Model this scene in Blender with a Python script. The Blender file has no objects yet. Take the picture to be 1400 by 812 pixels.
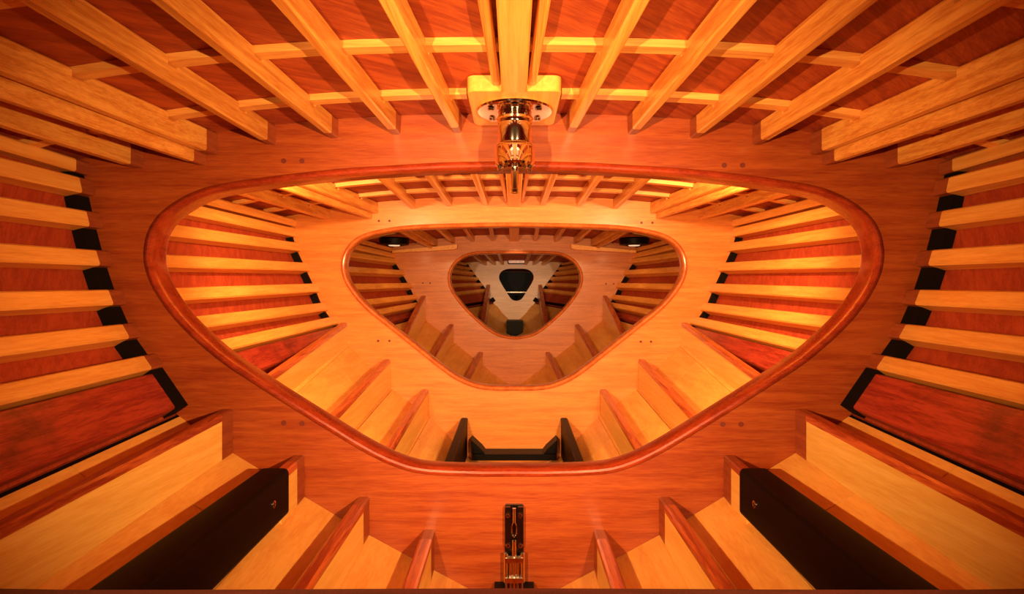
import bpy, bmesh, math, random
from mathutils import Vector
random.seed(4)
scn = bpy.context.scene
COL = scn.collection
F = 800.0                      # focal length in pixels on the 1400 px frame
CX, CY = 703.0, 406.0

# ------------------------------------------------------------------ camera
cam = bpy.data.cameras.new('camera')
cam.lens = 36 * F / 1400; cam.sensor_width = 36; cam.clip_start = 0.01
cam.shift_x = -3.0 / 1400
camo = bpy.data.objects.new('camera', cam); COL.objects.link(camo)
camo.location = (0, 0, 0); camo.rotation_euler = (math.pi / 2, 0, 0)
scn.camera = camo

# ------------------------------------------------------------------ world, exposure, lamps
w = bpy.data.worlds.new('world'); scn.world = w; w.use_nodes = True
w.node_tree.nodes['Background'].inputs[0].default_value = (1.0, 0.36, 0.12, 1)
w.node_tree.nodes['Background'].inputs[1].default_value = 0.085
scn.view_settings.view_transform = 'Standard'; scn.view_settings.look = 'None'
scn.view_settings.gamma = 1; scn.view_settings.use_curve_mapping = False
scn.view_settings.exposure = 0.3
WARM = (1.0, 0.58, 0.25)
def lamp(name, loc, power, radius, color=WARM):
    l = bpy.data.lights.new(name, 'POINT'); l.energy = power; l.shadow_soft_size = radius; l.color = color
    o = bpy.data.objects.new(name, l); COL.objects.link(o); o.location = loc; return o
def spot(name, loc, target, power, radius, angle, blend=0.4, color=WARM):
    l = bpy.data.lights.new(name, 'SPOT'); l.energy = power; l.shadow_soft_size = radius; l.color = color
    l.spot_size = math.radians(angle); l.spot_blend = blend
    o = bpy.data.objects.new(name, l); COL.objects.link(o); o.location = loc
    o.rotation_euler = (Vector(target) - Vector(loc)).to_track_quat('-Z', 'Y').to_euler(); return o
for s in (-1, 1):
    spot('work_lamp', (s * 0.40, 0.03, 0.00), (s * -0.24, 1.5, 0.02), 150, 0.010, 76, 1.0)
    spot('bay_lamp', (s * 0.60, 1.66, 0.37), (s * 0.35, 2.7, -0.10), 24 + 3 * s, 0.015, 158, 0.6)
    spot('far_bay_lamp', (s * 0.66, 3.40, 0.28), (s * 0.3, 3.9, -0.2), 0.7, 0.03, 160, 0.6)
spot('bow_spot', (0.02, 3.0, 0.20), (0.0, 5.1, 0.10), 26, 0.01, 20, 0.1, (1, .8, .6))

# ------------------------------------------------------------------ materials
def wood(name, c1, c2, stretch, rot=(0, 0, 0), rough=0.4, coat=0.25, bump=0.15, contrast=0.55, var=0.10, blotch=0.0, blotch_col=(0.05, 0.01, 0.005)):
    m = bpy.data.materials.new(name); m.use_nodes = True
    nt = m.node_tree; N = nt.nodes; L = nt.links
    b = N['Principled BSDF']
    tc = N.new('ShaderNodeTexCoord'); oi = N.new('ShaderNodeObjectInfo')
    add = N.new('ShaderNodeVectorMath'); add.operation = 'MULTIPLY_ADD'
    L.new(oi.outputs['Random'], add.inputs[0]); add.inputs[1].default_value = (13, 7, 9); L.new(tc.outputs['Object'], add.inputs[2])
    mp0 = N.new('ShaderNodeMapping'); mp0.inputs['Rotation'].default_value = rot; L.new(add.outputs[0], mp0.inputs[0])
    mp = N.new('ShaderNodeMapping'); mp.inputs['Scale'].default_value = stretch; L.new(mp0.outputs[0], mp.inputs[0])
    n1 = N.new('ShaderNodeTexNoise'); n1.inputs['Scale'].default_value = 1.0; n1.inputs['Detail'].default_value = 6; n1.inputs['Distortion'].default_value = 0.6
    L.new(mp.outputs[0], n1.inputs['Vector'])
    n2 = N.new('ShaderNodeTexNoise'); n2.inputs['Scale'].default_value = 7.0; n2.inputs['Detail'].default_value = 3
    L.new(mp.outputs[0], n2.inputs['Vector'])
    mx = N.new('ShaderNodeMix'); mx.data_type = 'FLOAT'; mx.inputs[0].default_value = 0.4
    L.new(n1.outputs['Fac'], mx.inputs[2]); L.new(n2.outputs['Fac'], mx.inputs[3])
    cr = N.new('ShaderNodeValToRGB'); h = contrast * 0.15
    cr.color_ramp.elements[0].position = 0.5 - h; cr.color_ramp.elements[1].position = 0.5 + h
    cr.color_ramp.elements[0].color = (*c2, 1); cr.color_ramp.elements[1].color = (*c1, 1)
    L.new(mx.outputs[0], cr.inputs[0])
    hv = N.new('ShaderNodeHueSaturation')
    mr = N.new('ShaderNodeMapRange'); mr.inputs['To Min'].default_value = 1 - var; mr.inputs['To Max'].default_value = 1 + var
    L.new(oi.outputs['Random'], mr.inputs[0]); L.new(mr.outputs[0], hv.inputs['Value']); L.new(cr.outputs[0], hv.inputs['Color'])
    out = hv.outputs[0]
    if blotch:
        n3 = N.new('ShaderNodeTexNoise'); n3.inputs['Scale'].default_value = 3.5; n3.inputs['Detail'].default_value = 8; n3.inputs['Roughness'].default_value = 0.7
        L.new(add.outputs[0], n3.inputs['Vector'])
        r3 = N.new('ShaderNodeMapRange'); r3.inputs['From Min'].default_value = 0.50; r3.inputs['From Max'].default_value = 0.68
        r3.inputs['To Max'].default_value = blotch; L.new(n3.outputs['Fac'], r3.inputs[0])
        m3 = N.new('ShaderNodeMix'); m3.data_type = 'RGBA'; m3.inputs[7].default_value = (*blotch_col, 1)
        L.new(r3.outputs[0], m3.inputs[0]); L.new(out, m3.inputs[6]); out = m3.outputs[2]
    L.new(out, b.inputs['Base Color'])
    b.inputs['Roughness'].default_value = rough; b.inputs['Coat Weight'].default_value = coat; b.inputs['Coat Roughness'].default_value = 0.2
    bp = N.new('ShaderNodeBump'); bp.inputs['Strength'].default_value = bump; bp.inputs['Distance'].default_value = 0.002
    L.new(mx.outputs[0], bp.inputs['Height']); L.new(bp.outputs[0], b.inputs['Normal'])
    return m
def plain(name, c, rough=0.5, metal=0.0, coat=0.0, emit=None, es=0):
    m = bpy.data.materials.new(name); m.use_nodes = True
    N = m.node_tree.nodes; L = m.node_tree.links; b = N['Principled BSDF']
    n = N.new('ShaderNodeTexNoise'); n.inputs['Scale'].default_value = 40
    tc = N.new('ShaderNodeTexCoord'); L.new(tc.outputs['Object'], n.inputs['Vector'])
    r = N.new('ShaderNodeMapRange'); r.inputs['To Min'].default_value = rough * 0.8; r.inputs['To Max'].default_value = rough * 1.25
    L.new(n.outputs['Fac'], r.inputs[0]); L.new(r.outputs[0], b.inputs['Roughness'])
    b.inputs['Base Color'].default_value = (*c, 1); b.inputs['Metallic'].default_value = metal; b.inputs['Coat Weight'].default_value = coat
    if emit: b.inputs['Emission Color'].default_value = (*emit, 1); b.inputs['Emission Strength'].default_value = es
    return m
M = {
 'pale':  wood('pale_spruce', (0.93, 0.44, 0.085), (0.78, 0.30, 0.045), (70, 1.5, 70), rough=0.42, contrast=0.7),
 'deckb': wood('fir_beam', (0.90, 0.42, 0.08), (0.62, 0.20, 0.028), (90, 0.5, 90), rough=0.38, contrast=0.7),
 'lath':  wood('pale_lath', (0.93, 0.45, 0.10), (0.75, 0.29, 0.05), (3, 70, 70), rough=0.42, contrast=0.7),
 'cap':   wood('oregon_cap', (0.56, 0.11, 0.022), (0.28, 0.030, 0.008), (70, 2.5, 50), rough=0.3, coat=0.4, contrast=0.5),
 'bulk':  wood('varnished_plywood', (0.40, 0.082, 0.014), (0.26, 0.036, 0.007), (4, 60, 60), rough=0.36, coat=0.3, contrast=0.8, var=0.02, blotch=0.10, blotch_col=(0.42, 0.07, 0.016)),
 'bulk2': wood('honey_plywood', (0.80, 0.29, 0.055), (0.62, 0.18, 0.030), (4, 60, 60), rough=0.36, coat=0.3, contrast=0.8, var=0.02),
 'bulk3': wood('brown_plywood', (0.62, 0.19, 0.034), (0.45, 0.11, 0.018), (4, 60, 60), rough=0.45, coat=0.2, contrast=0.8, var=0.02),
 'bulk4': wood('greyed_plywood', (0.60, 0.34, 0.18), (0.47, 0.25, 0.13), (5, 60, 75), rough=0.5, coat=0.1, contrast=0.8, var=0.02),
 'rim':   wood('mahogany_rim', (0.38, 0.045, 0.011), (0.25, 0.024, 0.007), (14, 40, 40), rough=0.25, coat=0.5, contrast=0.6, var=0.02),
 'rim2':  wood('honey_rim', (0.70, 0.20, 0.045), (0.52, 0.12, 0.026), (25, 25, 25), rough=0.25, coat=0.6, contrast=0.6, var=0.02),
 'panel': wood('mahogany_panel', (0.42, 0.058, 0.012), (0.30, 0.030, 0.007), (60, 60, 4), rot=(0.5, 0, 0), rough=0.6, coat=0.0, contrast=0.6, var=0.08),
 'dpanel':wood('deck_ply', (0.48, 0.085, 0.014), (0.30, 0.036, 0.007), (45, 4, 45), rot=(0, 0, 0.9), rough=0.6, coat=0.0, contrast=0.6, var=0.08),
 'floor': wood('pale_hull_plank', (0.90, 0.46, 0.095), (0.78, 0.33, 0.06), (30, 4, 30), rough=0.5, coat=0.1, contrast=0.7, var=0.06),
 'web':   wood('yellow_cedar', (0.95, 0.58, 0.14), (0.84, 0.44, 0.08), (50, 2.0, 50), rough=0.45, contrast=0.7),
 'sill':  wood('dark_sill', (0.07, 0.006, 0.003), (0.03, 0.002, 0.001), (4, 40, 40), rough=0.5, coat=0.0),
 'clamp': wood('dark_mahogany', (0.42, 0.045, 0.018), (0.24, 0.016, 0.008), (70, 3, 70), rough=0.4, coat=0.3, contrast=0.5, blotch=0.75, blotch_col=(0.03, 0.004, 0.002)),
 'block': wood('dark_end_wood', (0.36, 0.075, 0.016), (0.26, 0.045, 0.010), (60, 6, 60), rough=0.45, contrast=0.6),  # darker tone for the last stretch of the near-bay timbers
 'black': wood('black_and_shade', (0.003, 0.001, 0.001), (0.001, 0.0005, 0.0005), (60, 3, 60), rough=0.5, coat=0.0, contrast=0.8),
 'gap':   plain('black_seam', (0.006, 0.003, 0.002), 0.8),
 'plug':  plain('wood_plug', (0.16, 0.02, 0.008), 0.5),
 'chrome':plain('polished_chrome', (0.80, 0.74, 0.66), 0.07, 1.0),
 'steel': plain('dark_steel', (0.10, 0.07, 0.05), 0.22, 1.0),
 'glass': plain('lamp_lens', (0.7, 0.6, 0.45), 0.15, 0, emit=(1, 0.8, 0.5), es=0.5),
}

for k_ in ('black', 'gap'): M[k_].node_tree.nodes['Principled BSDF'].inputs['Specular IOR Level'].default_value = 0.12
# ------------------------------------------------------------------ helpers
def tag(o, label=None, cat=None, group=None, kind=None):
    if label: o['label'] = label
    if cat: o['category'] = cat
    if group: o['group'] = group
    if kind: o['kind'] = kind
    return o
def empty(name, loc, label=None, cat=None, group=None):
    o = bpy.data.objects.new(name, None); COL.objects.link(o); o.location = loc; o.empty_display_size = 0.05
    return tag(o, label, cat, group)
def mesh(name, V, Fc, mat, parent=None, smooth=False, origin=None):
    """V in world coordinates; origin becomes the local origin"""
    if origin is None:
        if parent is not None: origin = Vector(parent.location)
        else: origin = Vector((sum(v[0] for v in V) / len(V), sum(v[1] for v in V) / len(V), min(v[2] for v in V)))
    origin = Vector(origin)
    me = bpy.data.meshes.new(name); me.from_pydata([tuple(Vector(v) - origin) for v in V], [], Fc)
    bm = bmesh.new(); bm.from_mesh(me); bmesh.ops.recalc_face_normals(bm, faces=bm.faces); bm.to_mesh(me); bm.free()
    me.materials.append(mat)
    if smooth:
        for p in me.polygons: p.use_smooth = True
        me.set_sharp_from_angle(angle=math.radians(35))
    o = bpy.data.objects.new(name, me); COL.objects.link(o)
    if parent is None: o.location = origin
    else:
        o.parent = parent
        base = Vector(parent.location)
        if parent.parent: base = base + Vector(parent.parent.location)
        o.location = origin - base
    return o
def world_loc(o):
    v = Vector(o.location)
    while o.parent: o = o.parent; v += Vector(o.location)
    return v
def sweep(stations):
    V = []; Fc = []; n = len(stations[0])
    for s in stations: V += [tuple(p) for p in s]
    for i in range(len(stations) - 1):
        for j in range(n):
            a = i * n + j; b = i * n + (j + 1) % n
            Fc.append((a, b, b + n, a + n))
    Fc.append(tuple(range(n - 1, -1, -1))); Fc.append(tuple(range((len(stations) - 1) * n, len(stations) * n)))
    return V, Fc
def rect(c, u, v, w_, d_, ch=0.003):
    c = Vector(c); hw = w_ / 2; hd = d_ / 2; pts = []
    for (a, b) in ((-hw + ch, -hd), (hw - ch, -hd), (hw, -hd + ch), (hw, hd - ch), (hw - ch, hd), (-hw + ch, hd), (-hw, hd - ch), (-hw, -hd + ch)):
        pts.append(c + u * a + v * b)
    return pts
def merge(parts):
    V = []; Fc = []
    for (v, f) in parts:
        o = len(V); V += list(v); Fc += [tuple(i + o for i in q) for q in f]
    return V, Fc
def box(x0, x1, y0, y1, z0, z1, ch=0.002):
    c = ((x0 + x1) / 2, 0, (z0 + z1) / 2)
    return sweep([[p + Vector((0, y, 0)) for p in rect(c, Vector((1, 0, 0)), Vector((0, 0, 1)), x1 - x0, z1 - z0, ch)] for y in (y0, y1)])
def cyl(p0, p1, r0, r1=None, n=20):
    r1 = r0 if r1 is None else r1
    p0 = Vector(p0); p1 = Vector(p1); d = (p1 - p0).normalized()
    u = d.orthogonal().normalized(); v = d.cross(u)
    return sweep([[p + (u * math.cos(2 * math.pi * k / n) + v * math.sin(2 * math.pi * k / n)) * r for k in range(n)] for p, r in ((p0, r0), (p1, r1))])
def lathe(cx, cy, prof, n=40):
    return sweep([[Vector((cx + r * math.cos(2 * math.pi * k / n), cy + r * math.sin(2 * math.pi * k / n), z)) for k in range(n)] for (r, z) in prof])
def P(Y, px, py): return ((px - CX) * Y / F, -(py - CY) * Y / F)
def lerp(a, b, t): return a + (b - a) * t
def cat_closed(pts, sub=8):
    out = []; n = len(pts)
    for i in range(n):
        p0, p1, p2, p3 = (Vector(pts[(i + k) % n]) for k in (-1, 0, 1, 2))
        for s in range(sub):
            t = s / sub
            out.append(0.5 * ((2 * p1) + (p2 - p0) * t + (2 * p0 - 5 * p1 + 4 * p2 - p3) * t * t + (-p0 + 3 * p1 - 3 * p2 + p3) * t ** 3))
    return out

# ------------------------------------------------------------------ hull sections (left half, mirrored for the right)
# nodes: 0 deck corner, 1..7 behind the side stringers, 8 foot of the dark clamp, 9..12 feet of bottom stringers, 13 keel
FR = {'Z': 0.45, 'A': 1.5, 'B': 2.7, 'C': 3.9, 'D': 5.1, 'E': 6.2}
def sec(Y, pts, out=0.03):
    r = []
    for k, (px, py) in enumerate(pts):
        x, z = P(Y, px, py)
        if k <= 8: x -= out * (1 if k < 7 else 0.6)
        r.append((x, z))
    return r
SEC = {
 'Z': [(-1.15, .365), (-1.15, .335), (-1.15, .265), (-1.145, .170), (-1.13, .065), (-1.11, -.04), (-1.06, -.135), (-1.01, -.225), (-.905, -.375), (-.775, -.50), (-.57, -.60), (-.395, -.69), (-.225, -.77), (0, -.87)],
 'A': sec(1.5, [(112, 222), (114, 231), (121, 262), (131, 307), (145, 360), (163, 414), (184, 462), (208, 505), (250, 566), (316, 618), (411, 676), (498, 728), (587, 776), (703, 838)]),
 'B': sec(2.7, [(399, 296), (400, 305), (400, 320), (406, 342), (419, 370), (432, 398), (443, 425), (454, 445), (468, 464), (477, 473), (536, 533), (588, 570), (640, 624), (703, 655)]),
 'C': sec(3.9, [(536, 340), (535, 342), (537, 352), (541, 361), (551, 377), (561, 394), (568, 410), (573, 420), (579, 432), (586, 441), (623, 470), (661, 500), (680, 515), (703, 530)]),
 'D': sec(5.1, [(637, 359), (638, 361.5), (643, 369.5), (648, 376), (653, 383), (659, 391), (665, 399), (671, 407), (676, 414), (681, 420), (687, 428), (693, 434), (698, 438), (703, 440)], 0.02),
}
SEC['Y'] = SEC['Z']; FR['Y'] = -0.9
SEC['E'] = [(x * 0.45, z * 0.85) for x, z in SEC['D']]
ZC = {'Y': .485, 'Z': .485, 'A': .470, 'B': .466, 'C': .416, 'D': .315, 'E': .27}
ORDER = ['Y', 'Z', 'A', 'B', 'C', 'D', 'E']
BAY = ['YZ', 'ZA', 'AB', 'BC', 'CD', 'DE']
def span(Y):
    for a, b in zip(ORDER, ORDER[1:]):
        if Y <= FR[b] or b == 'E': return a, b, (Y - FR[a]) / (FR[b] - FR[a])
def deckz(x, Y):
    a, b, t = span(Y)
    zc = lerp(ZC[a], ZC[b], t); xc = lerp(-SEC[a][0][0], -SEC[b][0][0], t); zk = lerp(SEC[a][0][1], SEC[b][0][1], t)
    return zc - (zc - zk) * (abs(x) / xc) ** 2.4
def node(k, Y):
    a, b, t = span(Y)
    return (lerp(SEC[a][k][0], SEC[b][k][0], t), lerp(SEC[a][k][1], SEC[b][k][1], t))
def skinz(x, Y):
    x = -abs(x); pts = [node(k, Y) for k in range(14)]
    for k in range(13):
        (x0, z0), (x1, z1) = pts[k], pts[k + 1]
        if x0 <= x <= x1 and x1 > x0 and k >= 4: return lerp(z0, z1, (x - x0) / (x1 - x0))
    return pts[4][1]
def nrm(k, Y):
    """inward normal and tangent (downwards) of the left skin at node k"""
    p = node(max(k - 1, 0), Y); q = node(min(k + 1, 13), Y)
    t = Vector((q[0] - p[0], 0, q[1] - p[1])).normalized()
    return Vector((-t.z, 0, t.x)) * (1 if -t.z > 0 or t.x > 0 else -1), t

# ------------------------------------------------------------------ setting: hull sides and deck
def mir(V, s): return [(-v[0] if s > 0 else v[0], v[1], v[2]) for v in V]
def offs(k, Y, d):
    n, t = nrm(k, Y); x, z = node(k, Y)
    return Vector((x, Y, z)) - n * d
for s, side in ((-1, 'left'), (1, 'right')):
    ys = [FR[o] for o in ORDER]
    V = []; Fc = []
    for d in (0.012, 0.03):
        for Y in ys:
            for k in range(14):
                p = offs(k, Y, d)
                if k == 13: p.x = 0
                V.append(tuple(p))
    n = 14; m_ = len(ys)
    for l in (0, 1):
        for i in range(m_ - 1):
            for k in range(13):
                a = l * n * m_ + i * n + k; Fc.append((a, a + 1, a + n + 1, a + n))
    wall = mesh('wall_' + side, mir(V, s), Fc, M['gap'], origin=(0, 0, 0)); tag(wall, kind='structure')
    tag(wall, 'curved %s side of the hull, planked in red mahogany above and pale wood below' % side)
    for bi, bay in enumerate(BAY):
        a, b = bay[0], bay[1]; Y0, Y1 = FR[a], FR[b]
        for k in range(13):
            if k < 8: cuts = [Y0, Y1]; nm, mt = 'panel', 'panel'
            else:
                nseg = {'ZA': 3, 'AB': 3, 'BC': 2, 'CD': 2}.get(bay, 1); nm, mt = 'plank', 'floor'
                off = {8: .0, 9: .11, 10: -.08, 11: .05, 12: -.04}[k]
                cuts = [Y0] + [lerp(Y0, Y1, j / nseg) + off for j in range(1, nseg)] + [Y1]
            for y0, y1 in zip(cuts, cuts[1:]):
                g = 0.0008 if k < 8 else 0.0014
                st = []
                for Y in (y0 + g, y1 - g):
                    p = offs(k, Y, 0.0); q = offs(k + 1, Y, 0.0); po = offs(k, Y, 0.011); qo = offs(k + 1, Y, 0.011)
                    if k == 12: q.x = 0; qo.x = 0
                    sh = (q - p) * 0.003
                    if k == 8:
                        g8 = (q - p).normalized() * 0.011; p = p + g8; po = po + g8
                    st.append([p + sh, q - sh, qo - sh, po + sh])
                V, Fc = sweep(st)
                mesh(nm, mir(V, s), Fc, M[mt], wall)
    # per-bay pieces follow below

LATHS = {'ZA': [0.60, 0.84, 1.085, 1.335], 'AB': [1.76, 2.0, 2.24, 2.48], 'BC': [2.95, 3.2, 3.45], 'CD': [4.2, 4.6], 'YZ': [-.5, 0.0], 'DE': []}
def deckstrip(y0, y1, d0, d1, xf=1.0, nx=24, part=None):
    st = []
    for i in range(nx + 1):
        f = -1 + 2 * i / nx; row = []
        if part: f = part[0] + (part[1] - part[0]) * i / nx
        for Y, d in ((y0, d0), (y1, d0), (y1, d1), (y0, d1)):
            a, b, t = span(Y); xc = lerp(-SEC[a][0][0], -SEC[b][0][0], t) * xf
            x = f * xc; row.append(Vector((x, Y, deckz(x, Y) - d)))
        st.append(row)
    return sweep(st)
parts = []
for a, b in zip(ORDER, ORDER[1:]): parts.append(deckstrip(FR[a], FR[b] - 1e-4, -0.012, -0.03, 1.03))
V, Fc = merge(parts)
ceil = mesh('ceiling', V, Fc, M['gap'], origin=(0, 0, 0)); tag(ceil, 'cambered deck underside of red-brown plywood boards', kind='structure')
for bay in BAY:
    ys = [FR[bay[0]]] + LATHS[bay] + [FR[bay[1]]]
    for y0, y1 in zip(ys, ys[1:]):
        V, Fc = deckstrip(y0 + .001, y1 - .001, -0.011, 0.0)
        mesh('board', V, Fc, M['dpanel'], ceil)

BAYTXT = {'ZA': 'nearest bay', 'AB': 'second bay', 'BC': 'third bay', 'CD': 'fourth bay', 'DE': 'bow bay'}
BT = {'A': 0.045, 'B': 0.04, 'C': 0.04, 'D': 0.03, 'Z': 0.045}
# ------------------------------------------------------------------ deck battens
for bay in ('ZA', 'AB', 'BC', 'CD'):
    L_ = LATHS[bay]
    for i, y in enumerate(L_):
        if bay == 'ZA' and i == 3:            # broken by the pad of the chrome post
            for side, pr in (('left', (-1, -.096)), ('right', (.096, 1))):
                V, Fc = deckstrip(y - 0.015, y + 0.015, 0.0005, 0.015, 0.985, 14, pr)
                tag(mesh('deck_batten', V, Fc, M['lath']), 'pale thin batten across the deck %s of the square pad, nearest bay' % side, 'batten', 'deck battens in the nearest bay')
            continue
        V, Fc = deckstrip(y - 0.015, y + 0.015, 0.0005, 0.015, 0.985)
        pos = ['nearest the bulkhead', 'second from the bulkhead', 'third from the bulkhead', 'fourth from the bulkhead'][len(L_) - 1 - i]
        o = mesh('deck_batten', V, Fc, M['lath'])
        tag(o, 'pale thin batten across the deck underside, %s, %s' % (BAYTXT[bay], pos), 'batten', 'deck battens in the ' + BAYTXT[bay])

# ------------------------------------------------------------------ stringers
SW = 0.041; SD = 0.046
ORD = ['topmost', 'second', 'third', 'fourth', 'fifth', 'sixth', 'lowest']
def yrange(bay):
    a, b = bay
    y0 = FR[a] + (BT[a] + 0.001 if a in BT else 0); y1 = FR[b] - 0.001
    return y0, y1
def with_end(name, label, cat, group, stationf, y0, y1, mat, s, end, n=6, extra=None, partname='timber'):
    """stationf(Y) gives the section; end > 0 splits the last centimetres off as an end section coloured darker"""
    c = stationf((y0 + y1) / 2)[0]; loc = (c[0] * (-1 if s > 0 else 1), c[1], c[2])
    if end <= 0 and not extra:
        V, Fc = sweep([stationf(lerp(y0, y1, i / n)) for i in range(n + 1)])
        return tag(mesh(name, mir(V, s), Fc, mat, smooth=False), label, cat, group)
    e = empty(name, loc, label, cat, group)
    y2 = y1 - end
    V, Fc = sweep([stationf(lerp(y0, y2, i / n)) for i in range(n + 1)]); mesh(partname, mir(V, s), Fc, mat, e)
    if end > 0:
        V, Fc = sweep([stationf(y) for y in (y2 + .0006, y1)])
        o = mesh('end_section', mir(V, s), Fc, M['block'], e); o['label'] = 'darker reddish end section against the bulkhead'
    return e
for bay in ('ZA', 'AB', 'BC', 'CD'):
    y0, y1 = yrange(bay)
    for s, side in ((-1, 'left'), (1, 'right')):
        for k in range(1, 8):
            w_ = SW * {'BC': 0.85, 'CD': 0.7}.get(bay, 1.0); dp = SD * (1.0 if bay != 'CD' else 0.65)
            if bay == 'CD' and k == 7: continue
            def stf(Y, k=k, w_=w_, SD=dp):
                n, t = nrm(k, Y); x, z = node(k, Y)
                if k == 1: t = Vector((0.0, 0, -1)); n = Vector((1, 0, 0))
                return rect(Vector((x, Y, z)) + n * (SD / 2 + .0008), t, n, w_ * (0.8 if k == 1 else 1), SD, 0.004)
            with_end('side_stringer', '%s pale stringer below the deck on the %s hull side, %s' % (ORD[k - 1], side, BAYTXT[bay]), 'stringer',
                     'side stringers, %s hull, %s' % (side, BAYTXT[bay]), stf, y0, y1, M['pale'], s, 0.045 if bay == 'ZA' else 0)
        # dark clamp board between stringer 7 and bottom stringer 1
        def stc(Y):
            p = Vector((node(7, Y)[0], Y, node(7, Y)[1])); q = Vector((node(8, Y)[0], Y, node(8, Y)[1]))
            t = (q - p).normalized(); n = Vector((-t.z, 0, t.x)); L0 = (q - p).length
            wid = L0 - 0.036
            th_ = {'BC': .018, 'CD': .012}.get(bay, .040)
            return rect(p + t * (0.030 + wid / 2) + n * (.002 + th_ / 2), t, n, wid, th_, 0.004)
        V, Fc = sweep([stc(lerp(y0, y1 - (0.05 if bay == 'ZA' else 0.02), i / 5)) for i in range(6)])
        o = mesh('hull_clamp', mir(V, s), Fc, M['clamp'] if bay != 'CD' else M['black'])  # fourth-bay clamp coloured black for the shade it lies in
        tag(o, 'wide dark mahogany clamp board on the %s hull below the stringers, %s' % (side, BAYTXT[bay]), 'board', 'dark clamp boards')

# bottom stringers: (x, top z) at both ends, per bay
def W(fr, px, py): return P(FR[fr], px, py)
BOT = {
 'ZA': [((-.785, -.370), W('A', 311, 559)), None, ((-.405, -.565), W('A', 497, 679)), ((-.225, -.645), W('A', 586, 724))],
 'AB': [(W('A', 300, 560), W('B', 470, 441)), (W('A', 402, 622), W('B', 529, 491)), (W('A', 490, 677), W('B', 581, 532)), (W('A', 580, 722), W('B', 635, 571))],
 'BC': [(W('B', 530, 500), W('C', 579, 404)), (W('B', 562, 534), W('C', 617, 443)), (W('B', 613, 567), W('C', 657, 481))],
 'CD': [(W('C', 655, 468), W('D', 667.5, 389))],
}
BORD = ['outermost', 'second', 'third', 'innermost']
for bay, lst in BOT.items():
    y0, y1 = yrange(bay)
    for s, side in ((-1, 'left'), (1, 'right')):
        for i, it in enumerate(lst):
            if it is None: continue
            (xa, za), (xb, zb) = it; th = 0.028 if bay != 'CD' else 0.03
            YA, YB = FR[bay[0]], FR[bay[1]]
            blackp = (bay == 'AB' and i == 3)
            def geo(Y, part, th=th):
                t = (Y - YA) / (YB - YA); x = lerp(xa, xb, t); zt = lerp(za, zb, t)
                xl, xr = x - th / 2, x + th / 2
                ch = 0.0035; cz = 0.017
                if part == 'body':
                    return [Vector((xl, Y, skinz(xl, Y) + .0008)), Vector((xr, Y, skinz(xr, Y) + .0008)), Vector((xr, Y, zt - cz)), Vector((xl, Y, zt - cz))]
                return [Vector((xl - .0015, Y, zt - cz + .0004)), Vector((xr + .0015, Y, zt - cz + .0004)), Vector((xr + .0015, Y, zt - ch)), Vector((xr - ch, Y, zt)), Vector((xl + ch, Y, zt)), Vector((xl - .0015, Y, zt - ch))]
            if blackp:
                lab = 'black painted upright stringer on the %s side of the keel, second bay' % side
            elif bay == 'CD': lab = 'dark narrow upright stringer, %s side of the fourth bay' % side
            else: lab = '%s upright pale stringer with red cap on the %s hull bottom, %s' % (BORD[i], side, BAYTXT[bay])
            mid = geo((y0 + y1) / 2, 'body')[0]
            e = empty('bottom_stringer', (-mid.x if s > 0 else mid.x, mid.y, mid.z), lab, 'stringer', 'bottom stringers, %s hull, %s' % (side, BAYTXT[bay]))
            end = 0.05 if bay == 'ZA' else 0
            bm_, cm_ = (M['black'], M['black']) if blackp else ((M['cap'], M['cap']) if bay == 'CD' else (M['web'], M['cap']))
            n = 5
            for nm, mt, pt in (('web', bm_, 'body'), ('cap', cm_, 'cap')):
                V, Fc = sweep([geo(lerp(y0, y1 - end, j / n), pt) for j in range(n + 1)]); mesh(nm, mir(V, s), Fc, mt, e)
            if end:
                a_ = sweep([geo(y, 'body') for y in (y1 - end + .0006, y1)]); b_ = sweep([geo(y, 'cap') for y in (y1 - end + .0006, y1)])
                V, Fc = merge([a_, b_]); o = mesh('end_section', mir(V, s), Fc, M['block'], e); o['label'] = 'darker reddish end section against the bulkhead'

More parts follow.
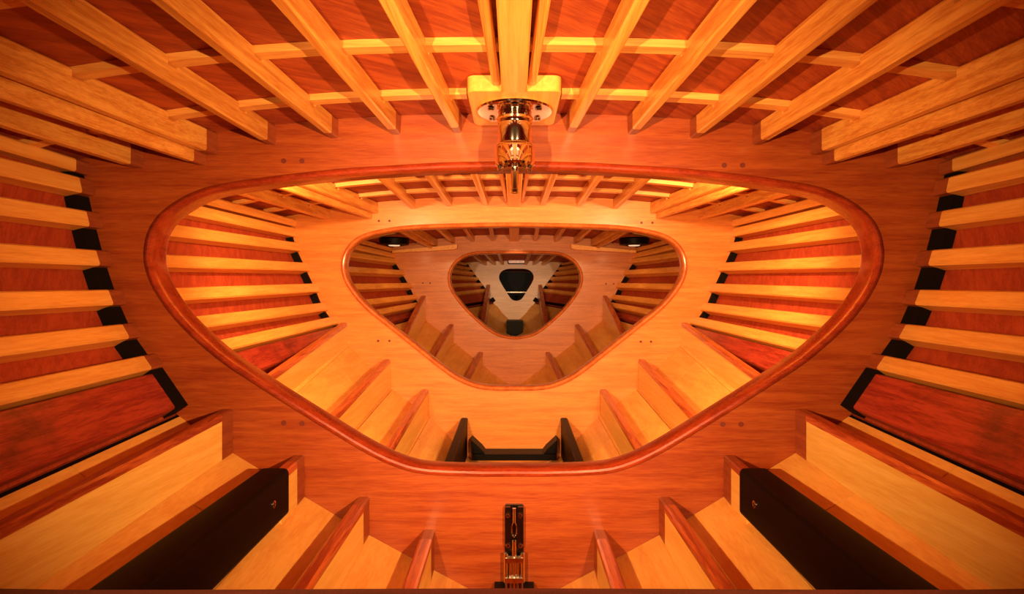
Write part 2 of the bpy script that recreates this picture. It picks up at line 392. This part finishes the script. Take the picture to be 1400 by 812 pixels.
# stub of the second stringer and the black box beam over it
for s, side in ((-1, 'left'), (1, 'right')):
    x = P(1.5, 409, 0)[0]
    def rr(Y):
        t = (Y - .50) / (1.35 - .50); xl = lerp(-.645, -.588, t); xr = lerp(-.555, -.520, t)
        zt = lerp(-.440, -.395, t); zb = lerp(-.560, -.503, t)
        zb_l = max(zb, skinz(xl, Y) + .002); pts = []
        r = 0.012
        for (cx_, cz_, a0) in ((xl + r, zb_l + r, 180), (xr - r, max(zb, skinz(xr, Y) + .002) + r, 270), (xr - r, zt - r, 0), (xl + r, zt - r, 90)):
            for j in range(5):
                a = math.radians(a0 + 90 * j / 4); pts.append(Vector((cx_ + r * math.cos(a), Y, cz_ + r * math.sin(a))))
        return pts
    V, Fc = sweep([rr(lerp(.50, 1.35, j / 8)) for j in range(9)])
    cxm = rr(.9)[0]
    e = empty('black_beam', (-cxm.x if s > 0 else cxm.x, cxm.y, cxm.z), 'thick glossy black rounded beam on the %s hull bottom before the nearest bulkhead' % side, 'beam', 'black rounded beams')
    mesh('timber', mir(V, s), Fc, M['black'], e, smooth=True)
    ys = 1.27; xs = lerp(-.555, -.520, (ys - .5) / .85)
    parts = [cyl((xs - .002, ys, -.450), (xs + .003, ys, -.450), .008), ]
    V, Fc = parts[0]; sc = mesh('screw', mir(V, s), Fc, M['chrome'], e, smooth=True); sc['label'] = 'round brass-coloured cross screw head'
    V, Fc = merge([box(xs + .003, xs + .0036, ys - .006, ys + .006, -.4512, -.4488, 0.0002), box(xs + .003, xs + .0036, ys - .0012, ys + .0012, -.456, -.444, 0.0002)])
    mesh('slot', mir(V, s), Fc, M['steel'], sc, origin=world_loc(sc))
    def g2(Y, part):
        zt = lerp(-.412, -.405, (Y - 1.35) / .15); xl, xr = x - .014, x + .014; cz = .017
        if part == 'body': return [Vector((xl, Y, skinz(xl, Y) + .0008)), Vector((xr, Y, skinz(xr, Y) + .0008)), Vector((xr, Y, zt - cz)), Vector((xl, Y, zt - cz))]
        return [Vector((xl, Y, zt - cz + .0004)), Vector((xr, Y, zt - cz + .0004)), Vector((xr, Y, zt - .003)), Vector((xr - .003, Y, zt)), Vector((xl + .003, Y, zt)), Vector((xl, Y, zt - .003))]
    e = empty('bottom_stringer', (-x if s > 0 else x, 1.42, skinz(x, 1.42)), 'short pale stringer end showing beyond the black beam, %s hull bottom, nearest bay' % side, 'stringer', 'bottom stringers, %s hull, nearest bay' % side)
    for nm, mt, pt in (('web', M['web'], 'body'), ('cap', M['cap'], 'cap')):
        V, Fc = sweep([g2(y, pt) for y in (1.353, 1.449)]); mesh(nm, mir(V, s), Fc, mt, e)
    V, Fc = merge([sweep([g2(y, pt) for y in (1.4496, 1.499)]) for pt in ('body', 'cap')]); mesh('end_section', mir(V, s), Fc, M['block'], e)

# deck beams: x at both ends, depth, width
DB = {
 'ZA': [(-.060, -.030, .026, .018, 1.24), (-.212, -.146, .048, .022, None), (-.360, -.303, .048, .023, None), (-.520, -.462, .048, .023, None), (-.675, -.622, .050, .023, None), (-.890, -.772, .056, .026, None), (-.945, -.800, .078, .022, None), (-1.05, -.962, .056, .026, None)],
 'AB': [(-.060, -.036, .026, .016, None), (-.146, -.132, .044, .023, None), (-.303, -.300, .044, .023, None), (-.462, -.467, .046, .023, None), (-.772, -.640, .052, .026, None), (-.80, -.664, .074, .020, None), (-.962, -.862, .050, .026, None)],
 'BC': [(-.132, -.14, .044, .022, None), (-.300, -.275, .044, .022, None), (-.467, -.405, .044, .022, None), (-.640, -.52, .050, .022, None), (-.664, -.542, .066, .018, None)],
 'CD': [(-.14, -.10, .035, .025, None), (-.275, -.17, .035, .025, None), (-.405, -.25, .035, .025, None)],
}
for bay, lst in DB.items():
    y0, y1 = yrange(bay); YA, YB = FR[bay[0]], FR[bay[1]]
    for s, side in ((-1, 'left'), (1, 'right')):
        for i, (xa, xb, d, wd, stop) in enumerate(lst):
            ye = stop - .002 if stop else y1
            def std(Y, d=d, wd=wd):
                x = lerp(xa, xb, (Y - YA) / (YB - YA)); zt = deckz(x, Y) - 0.0008; zb = zt - d
                for l in LATHS[bay]:
                    if abs(Y - l) < 0.0165: zt -= 0.0155
                return rect((x, Y, (zt + zb) / 2), Vector((1, 0, 0)), Vector((0, 0, 1)), wd, zt - zb, 0.0035)
            ys = [y0]
            for l in LATHS[bay]:
                ys += [l - 0.0168, l - 0.0162, l + 0.0162, l + 0.0168]
            ys = [y for y in ys if y < ye - .06] + [ye - (0.045 if bay == 'ZA' and not stop else 0.0)]
            num = ['first', 'second', 'third', 'fourth', 'fifth', 'sixth', 'seventh', 'eighth'][i]
            lab = '%s longitudinal deck beam %s of the centre line, %s' % (num, side, BAYTXT[bay])
            if wd < .025 and i > 3: lab = 'slim deeper beam doubled against the %s deck beam, %s' % (side, BAYTXT[bay])
            c = std(1 if bay == 'ZA' else (y0 + y1) / 2)[0]
            e = empty('deck_beam', (-c.x if s > 0 else c.x, c.y, c.z), lab, 'beam', 'deck beams, %s side, %s' % (side, BAYTXT[bay]))
            V, Fc = sweep([std(y) for y in ys]); mesh('timber', mir(V, s), Fc, M['deckb'], e)
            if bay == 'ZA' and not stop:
                V, Fc = sweep([std(y) for y in (y1 - .0444, y1)]); o = mesh('end_section', mir(V, s), Fc, M['block'], e); o['label'] = 'darker reddish end section against the bulkhead'
for bay, ye, wd, d in (('ZA', 1.238, .054, .040), ('AB', None, .058, .050), ('BC', None, .058, .046)):
    y0, y1 = yrange(bay); ye = ye or y1; st = []
    ys = [y0]
    for l in LATHS[bay]: ys += [l - 0.0168, l - 0.0162, l + 0.0162, l + 0.0168]
    for y in [q for q in ys if q < ye - .03] + [ye]:
        zt = deckz(0, y) - .0008; zb = zt - d
        for l in LATHS[bay]:
            if abs(y - l) < 0.0165: zt -= 0.0155
        st.append(rect((0, y, (zt + zb) / 2), Vector((1, 0, 0)), Vector((0, 0, 1)), wd, zt - zb, 0.003))
    V, Fc = sweep(st)
    tag(mesh('centre_beam', V, Fc, M['pale']), 'broad pale deck beam on the centre line, %s' % BAYTXT[bay], 'beam')

# ------------------------------------------------------------------ bulkheads
def mirror_outline(pts, cx=702.5):
    """pts run from the top centre down the left side to the bottom centre (pixels)"""
    full = list(pts) + [(2 * cx - x, y) for (x, y) in reversed(pts) if abs(x - cx) > 4]
    return full
OPEN = {
 'A': [(702.5, 221), (620, 222), (550, 225.5), (450, 232.5), (350, 244.5), (280, 258), (235, 281), (210, 307), (200, 340), (203, 372), (219, 406), (250, 446), (300, 491), (350, 525), (400, 557), (450, 588), (500, 618), (540, 637), (580, 647.5), (650, 651), (702.5, 651)],
 'B': [(702.5, 304), (635, 305), (565, 307.5), (523, 313), (495, 321), (477.5, 334), (468, 352), (467.5, 373), (477, 395), (498.5, 421), (530, 447), (565, 475), (600, 503), (625, 520), (653, 531), (680, 534), (702.5, 534)],
 'C': [(704, 342.5), (670, 342.7), (645, 344.5), (629, 351), (618, 361), (612.5, 373.5), (612.5, 386.5), (618, 401), (632, 420), (649.6, 437.6), (667, 452), (683, 460.5), (704, 464)],
 'D': [(706, 367.3), (694, 367.6), (687.5, 370), (683.5, 374), (682.4, 380), (685, 387), (693, 400), (697.5, 407), (701, 410), (706, 411.2)],
}
def opening(fr):
    cx = {'A': 702.5, 'B': 703, 'C': 704.5, 'D': 706}[fr]
    return [Vector(P(FR[fr], x, y)) for (x, y) in cat_closed([Vector(p) for p in mirror_outline(OPEN[fr], cx)], 6)]
def outer(fr, inset=0.001):
    Y = FR[fr]; L_ = [(x, z) for x, z in SEC[fr]]
    n = 30; xc = -L_[0][0]
    top = [(-xc + 2 * xc * i / n, deckz(-xc + 2 * xc * i / n, Y) - inset) for i in range(1, n)]
    R_ = [(-x, z) for x, z in L_]
    poly = [(x, z) for x, z in [(L_[0][0], L_[0][1] - inset)] + top + [(R_[0][0], R_[0][1] - inset)] + R_[1:13] + [L_[13]] + list(reversed(L_[1:13]))]
    return [Vector((p[0] * (1 - inset / 1.0), p[1])) for p in poly]
def ray_hit(poly, c, ang):
    d = Vector((math.cos(ang), math.sin(ang))); best = 0
    for i in range(len(poly)):
        a = poly[i] - c; b = poly[(i + 1) % len(poly)] - c; e = b - a
        den = d.x * e.y - d.y * e.x
        if abs(den) < 1e-12: continue
        t = (a.x * e.y - a.y * e.x) / den; u = (a.x * d.y - a.y * d.x) / den
        if t > 0 and -1e-9 <= u <= 1 + 1e-9: best = max(best, t)
    return c + d * best
def ring_plate(outp, inp, c, y0, y1):
    angs = sorted({round(math.atan2(p.y - c.y, p.x - c.x), 5) for p in list(outp) + list(inp)})
    O = [ray_hit(outp, c, a) for a in angs]; I = [ray_hit(inp, c, a) for a in angs]; n = len(angs)
    V = [(p.x, y0, p.y) for p in O] + [(p.x, y0, p.y) for p in I] + [(p.x, y1, p.y) for p in O] + [(p.x, y1, p.y) for p in I]; Fc = []
    for i in range(n):
        j = (i + 1) % n
        Fc += [(i, j, n + j, n + i), (2 * n + i, 3 * n + i, 3 * n + j, 2 * n + j), (i, 2 * n + i, 2 * n + j, j), (n + i, n + j, 3 * n + j, 3 * n + i)]
    return V, Fc
def offset_curve(pts, d):
    out = []; n = len(pts)
    for i in range(n):
        t = (pts[(i + 1) % n] - pts[i - 1]).normalized()
        nn = Vector((t.y, -t.x))
        out.append(pts[i] + nn * d)
    return out
def rim_mesh(curve, Y, prof):
    # make the normal point outwards
    area = sum(curve[i].x * curve[(i + 1) % len(curve)].y - curve[(i + 1) % len(curve)].x * curve[i].y for i in range(len(curve)))
    sg = 1 if area > 0 else -1
    V = []; Fc = []; n = len(curve); m_ = len(prof)
    rings = [offset_curve(curve, sg * o_) for (o_, y_) in prof]
    for k, (o_, y_) in enumerate(prof): V += [(p.x, Y + y_, p.y) for p in rings[k]]
    for k in range(m_):
        k2 = (k + 1) % m_
        for i in range(n):
            j = (i + 1) % n; Fc.append((k * n + i, k * n + j, k2 * n + j, k2 * n + i))
    return V, Fc
PLUGS = {'A': [(388, 220), (413, 220), (990, 226), (1015, 226), (388, 578), (413, 579), (988, 580), (1013, 580)],
         'B': [(518, 302), (532.5, 302), (877, 304.5), (892, 304.5), (517, 466), (532.5, 466), (876, 467), (890, 467)],
         'C': [(578, 387), (588, 387), (828.6, 388), (839, 388)], 'D': []}
LABB = {'A': 'largest nearest plywood bulkhead with rounded triangular opening and dark red rim',
        'B': 'second honey plywood bulkhead with rounded triangular opening, seen through the largest one',
        'C': 'third smaller plywood bulkhead whose opening frames the dark bow',
        'D': 'small greyish farthest plywood bulkhead with little black triangular opening'}
for fr, mt, rm in (('A', 'bulk', 'rim'), ('B', 'bulk2', 'rim2'), ('C', 'bulk3', 'rim2'), ('D', 'bulk4', None)):
    Y = FR[fr]; op = opening(fr); sc = 1.0
    e = empty('bulkhead', (0, Y, SEC[fr][13][1]), LABB[fr], 'bulkhead')
    c = Vector((0, P(Y, 0, {'A': 400, 'B': 400, 'C': 395, 'D': 385}[fr])[1]))
    area = sum(op[i].x * op[(i + 1) % len(op)].y - op[(i + 1) % len(op)].x * op[i].y for i in range(len(op))); sg = 1 if area > 0 else -1
    V, Fc = ring_plate(outer(fr), offset_curve(op, sg * (-0.005 if rm else 0)), c, Y, Y + BT[fr]); mesh('web_plate', V, Fc, M[mt], e, origin=(0, Y, 0))
    if rm:
        q = {'A': 1.0, 'B': 1.0, 'C': 1.0}[fr]
        prof = [(0, -.0006), (-.001, -.008), (-.005, -.013), (-.011, -.015), (-.016, -.013), (-.020, -.006), (-.021, .004), (-.021, .048), (-.019, .056), (-.012, .061), (-.003, .060), (0, .052), (0, BT[fr] + .0006), (-.0045, BT[fr] + .0006), (-.0045, -.0006)]
        V, Fc = rim_mesh(op, Y, [(a * q, b) for a, b in prof]); o = mesh('opening_rim', V, Fc, M[rm], e, smooth=True, origin=(0, Y, 0)); o['label'] = 'glossy rounded %s moulding around the opening' % ('dark red' if fr == 'A' else 'orange-brown')
    for (px, py) in PLUGS[fr]:
        x, z = P(Y, px, py); r = .0066 if fr == 'A' else .0058
        V, Fc = cyl((x, Y - .0015, z), (x, Y + .001, z), r, n=14); mesh('wood_plug', V, Fc, M['plug'], e)
    bl = {'A': .048, 'B': .020, 'C': .020, 'D': .015}[fr]  # solid black pieces stand in for the shaded gap along the bulkhead edge
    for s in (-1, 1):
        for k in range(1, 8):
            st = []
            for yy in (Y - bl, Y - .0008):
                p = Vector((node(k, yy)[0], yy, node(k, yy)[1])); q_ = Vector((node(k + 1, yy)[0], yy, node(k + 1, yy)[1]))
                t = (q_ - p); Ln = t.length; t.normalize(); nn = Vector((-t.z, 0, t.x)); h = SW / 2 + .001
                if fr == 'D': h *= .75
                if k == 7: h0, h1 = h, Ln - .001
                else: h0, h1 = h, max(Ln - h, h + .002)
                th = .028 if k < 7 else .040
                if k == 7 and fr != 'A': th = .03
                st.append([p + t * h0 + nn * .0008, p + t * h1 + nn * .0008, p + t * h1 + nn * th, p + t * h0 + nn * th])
            V, Fc = sweep(st); o = mesh('gap_fill', mir(V, s), Fc, M['gap'], e); o['label'] = 'black fill standing for the dark gap between the stringer ends'

# near bulkhead (only its sill enters the frame); the camera looks through it
Y = .385
op = []
for (hx, hz) in ((0, .40), (.30, .385), (.48, .33), (.56, .24), (.58, .12), (.57, -.03), (.54, -.14), (.49, -.210), (.40, -.2265), (0, -.2265)): op.append((hx, hz))
full = [Vector(p) for p in op] + [Vector((-x, z)) for x, z in reversed(op[1:-1])]
op = cat_closed(full, 5)
e = empty('bulkhead', (0, Y, SEC['Z'][13][1]), 'bulkhead the view looks through, its dark red sill along the bottom edge', 'bulkhead')
zo = [(x, z) for x, z in SEC['Z']]
oz = outer('Z')
V, Fc = ring_plate(oz, offset_curve(op, 0), Vector((0, .05)), Y, Y + .045)
mesh('web_plate', V, Fc, M['clamp'], e, origin=(0, Y, 0))
area = sum(op[i].x * op[(i + 1) % len(op)].y - op[(i + 1) % len(op)].x * op[i].y for i in range(len(op))); sg = 1 if area > 0 else -1
V, Fc = rim_mesh(op, Y, [(.0, -.012), (-.006, -.014), (-.010, -.006), (-.010, .050), (-.006, .058), (0, .057)]); mesh('opening_rim', V, Fc, M['sill'], e, smooth=True, origin=(0, Y, 0))

# bow end bulkhead, its shade put in as black colour
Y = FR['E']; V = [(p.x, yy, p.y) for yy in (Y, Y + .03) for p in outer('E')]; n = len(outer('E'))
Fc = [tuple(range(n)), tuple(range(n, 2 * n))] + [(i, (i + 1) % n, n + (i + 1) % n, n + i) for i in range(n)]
tag(mesh('bow_bulkhead', V, Fc, M['black'], origin=(0, Y, 0)), 'solid board coloured black for the unlit bow behind the smallest opening', 'bulkhead')
V, Fc = sweep([rect((x, 5.55, .045), Vector((0, 1, 0)), Vector((0, 0, 1)), .03, .012, .002) for x in (-.15, .17)])
tag(mesh('cross_bar', V, Fc, M['steel']), 'thin grey bar across the dark bow seen through the smallest opening', 'bar')

# ------------------------------------------------------------------ centre fittings
# deck pad with chrome post
zb = .437; zt = deckz(.1, 1.37) - .0015
def rpad(z, g=0):
    pts = []; r = .018; x1 = .101 - g; y0 = 1.2405 + g; y1 = 1.492 - g
    for (cx_, cy_, a0) in ((-x1 + r, y0 + r, 180), (x1 - r, y0 + r, 270), (x1 - r, y1 - r, 0), (-x1 + r, y1 - r, 90)):
        for j in range(6):
            a = math.radians(a0 + 90 * j / 5); pts.append(Vector((cx_ + r * math.cos(a), cy_ + r * math.sin(a), z)))
    return pts
V, Fc = sweep([rpad(zb, .002), rpad(zb + .002), rpad(zt)])
tag(mesh('deck_pad', V, Fc, M['pale'], smooth=True), 'square pale wooden pad with rounded corners under the deck behind the chrome post', 'pad')
e = empty('chrome_post', (0, 1.365, zb), 'polished chrome post hanging from a round flange under the centre of the deck', 'fitting')
cy_ = 1.365; cx_ = .0015
V, Fc = lathe(cx_, cy_, [(.0, zb - .0005), (.086, zb - .0005), (.088, zb - .003), (.086, zb - .007), (.052, zb - .009), (.0, zb - .009)], 56); mesh('flange', V, Fc, M['chrome'], e, smooth=True)
V, Fc = lathe(cx_, cy_, [(0, zb - .0095), (.040, zb - .0095), (.040, zb - .020), (.043, zb - .022), (.043, zb - .028), (.040, zb - .031), (.039, zb - .036), (.039, zb - .078), (.038, zb - .080), (0, zb - .080)]); mesh('barrel', V, Fc, M['chrome'], e, smooth=True)
V, Fc = lathe(cx_, cy_, [(0, zb - .0805), (.038, zb - .0805), (.044, zb - .086), (.046, zb - .092), (.046, zb - .128), (.042, zb - .133), (.030, zb - .134), (.029, zb - .139), (0, zb - .139)]); mesh('collar', V, Fc, M['chrome'], e, smooth=True)
V, Fc = lathe(cx_, cy_, [(0, zb - .1395), (.009, zb - .1395), (.009, zb - .185), (.0105, zb - .187), (.0105, zb - .193), (.007, zb - .195), (0, zb - .195)], 24); mesh('spindle', V, Fc, M['chrome'], e, smooth=True)
for a in (35, 145, 215, 325, 90, 270):
    x = cx_ + .066 * math.cos(math.radians(a)); y = cy_ + .066 * math.sin(math.radians(a))
    V, Fc = cyl((x, y, zb - .0095), (x, y, zb - .015), .0085, .006, n=16); mesh('bolt', V, Fc, M['chrome'], e, smooth=True)
for a in (20, 160, 200, 340, 270):
    x = cx_ + .037 * math.cos(math.radians(a)); y = cy_ + .037 * math.sin(math.radians(a))
    V, Fc = cyl((x, y, zb - .1345), (x, y, zb - .141), .007, .005, n=12); mesh('cap_screw', V, Fc, M['chrome'], e, smooth=True)

# chain plate on the bulkhead foot
def Wx(px, Y=1.49): return (px - CX) * Y / F
def Wz(py, Y=1.49): return -(py - CY) * Y / F
ztop = Wz(690)
e = empty('chain_plate', (0, 1.47, -.775), 'tall narrow polished steel chain plate bolted to the foot of the nearest bulkhead', 'fitting')
V, Fc = box(-.0235, .0235, 1.490, 1.499, -.78, ztop, .003); mesh('back_plate', V, Fc, M['steel'], e)
for s in (-1, 1):
    a, b = sorted((s * .008, s * .0235)); V, Fc = box(a, b, 1.478, 1.4895, -.625, ztop - .002, .002); mesh('cheek', V, Fc, M['steel'], e)
    for z in (ztop - .022, ztop - .098):
        V, Fc = cyl((s * .0155, 1.4775, z), (s * .0155, 1.4735, z), .0066, .0056, n=16); bo = mesh('bolt', V, Fc, M['chrome'], e, smooth=True)
        V, Fc = cyl((s * .0155, 1.4733, z), (s * .0155, 1.4722, z), .0028, n=6); mesh('socket', V, Fc, M['gap'], bo, origin=world_loc(bo))
    V, Fc = cyl((s * .021, 1.470, -.78), (s * .021, 1.470, ztop - .115), .0055, n=14); mesh('rod', V, Fc, M['chrome'], e, smooth=True)
    V, Fc = cyl((s * .0095, 1.472, -.78), (s * .0095, 1.472, ztop - .125), .0040, n=12); mesh('rod', V, Fc, M['chrome'], e, smooth=True)
    a, b = sorted((s * .024, s * .050)); V, Fc = merge([box(a, b, 1.42, 1.497, -.738, -.728, .001), box(b - .008 if s > 0 else a, b if s > 0 else a + .008, 1.42, 1.497, -.775, -.7385, .001)]); mesh('bracket', V, Fc, M['black'], e)
    V, Fc = sweep([rect((s * (.052 + .03 * math.sin(t)), 1.455, -.775 + .03 * math.cos(t)), Vector((math.sin(t + 1.57) * s, 0, math.cos(t + 1.57))).orthogonal().normalized() if False else Vector((0, 1, 0)), Vector((s * math.sin(t), 0, math.cos(t))), .02, .010, .002) for t in (0, .4, .8, 1.2, 1.57)])
    mesh('hook', V, Fc, M['black'], e)
V, Fc = merge([cyl((0, 1.474, -.78), (0, 1.474, ztop - .085), .0058, n=14), cyl((0, 1.476, ztop - .040), (0, 1.476, ztop - .004), .0048, n=12)]); mesh('screw_rod', V, Fc, M['chrome'], e, smooth=True)
ring = []
for k in range(24):
    a = 2 * math.pi * k / 24; c = Vector((.0055 * math.cos(a), 1.475, ztop - .058 + .019 * math.sin(a))); d = Vector((math.cos(a), 0, math.sin(a)))
    ring.append([c + d * .0022, c + Vector((0, .0025, 0)), c - d * .0022, c - Vector((0, .0025, 0))])
V = [p for r_ in ring for p in r_]; Fc = [(i * 4 + j, i * 4 + (j + 1) % 4, ((i + 1) % 24) * 4 + (j + 1) % 4, ((i + 1) % 24) * 4 + j) for i in range(24) for j in range(4)]
mesh('link', V, Fc, M['chrome'], e, smooth=True)
for z in (-.665, -.715): V, Fc = box(-.0235, .0235, 1.462, 1.4765, z, z + .012, .002); mesh('clamp_bar', V, Fc, M['chrome'], e)

# black floor timber between the black stringers, second bay
xw = P(2.7, 647, 0)[0]; zf = P(2.60, 0, 621)[1]
e = empty('floor_timber', (0, 2.65, zf - .05), 'black floor timber with angled gussets joining the two black stringers, second bay', 'timber')
V, Fc = box(xw, -xw, 2.60, 2.698, zf - .028, zf, .003); mesh('cross_piece', V, Fc, M['black'], e)
for s in (-1, 1):
    a = xw - .003; V, Fc = sweep([[Vector((a, y, zf + .001)), Vector((a + .060, y, zf + .001)), Vector((a + .045, y, zf + .02)), Vector((a, y, zf + .062))] for y in (2.61, 2.698)]); mesh('gusset', mir(V, s), Fc, M['black'], e)

# downlights on their boards below the deck, third bay
for s, side in ((-1, 'left'), (1, 'right')):
    x0, x1 = -.80, -.375; Y0, Y1 = 3.74, 3.898
    zb_ = P(3.9, 0, 342)[1]
    V, Fc = sweep([[Vector((x0, y, .290)), Vector((x1 - .02, y, .312)), Vector((x1, y, .322)), Vector((x1, y, .345)), Vector((x0, y, .305))] for y in (3.84, 3.898)])
    tag(mesh('corner_board', mir(V, s), Fc, M['pale']), 'pale board across the top %s corner of the third bulkhead' % side, 'board', 'corner boards on the third bulkhead')
    lx, ly, lz = (539 - 703) * 3.45 / 800, 3.45, .335
    e = empty('downlight', (s * abs(lx), ly, lz), 'round black-ringed downlight under the %s deck corner, third bay' % side, 'lamp', 'black-ringed downlights')
    V, Fc = lathe(lx, ly, [(.030, lz + .012), (.085, lz + .012), (.09, lz + .004), (.085, lz - .026), (.050, lz - .032), (.044, lz - .020), (.030, lz - .018)], 36); mesh('ring', mir(V, s), Fc, M['black'], e, smooth=True)
    V, Fc = lathe(lx, ly, [(0, lz - .019), (.026, lz - .020), (.038, lz - .026), (.030, lz - .034), (0, lz - .037)], 28); mesh('lens', mir(V, s), Fc, M['glass'], e, smooth=True)
V, Fc = box(-.062, .072, 4.75, 5.095, -.33, -.195, .004)  # black solid placed for the dark slot below the bulkhead
tag(mesh('keel_gap_fill', V, Fc, M['black']), 'black block standing for the dark gap at the keel under the farthest bulkhead', 'block')
# small rounded hatch plate above the fourth bulkhead
x0, z0 = P(5.07, 694, 361); x1, z1 = P(5.07, 718.5, 350)
e = empty('lock_plate', ((x0 + x1) / 2, 5.08, z0), 'small rounded wooden plate above the opening of the farthest bulkhead', 'plate')
V, Fc = box(x0, x1, 5.075, 5.098, z0, z1, .008); mesh('panel', V, Fc, M['black'], e)
V, Fc = box(x0 + .008, x1 - .008, 5.070, 5.0745, z0 + .008, z1 - .004, .006); mesh('face', V, Fc, M['cap'], e)
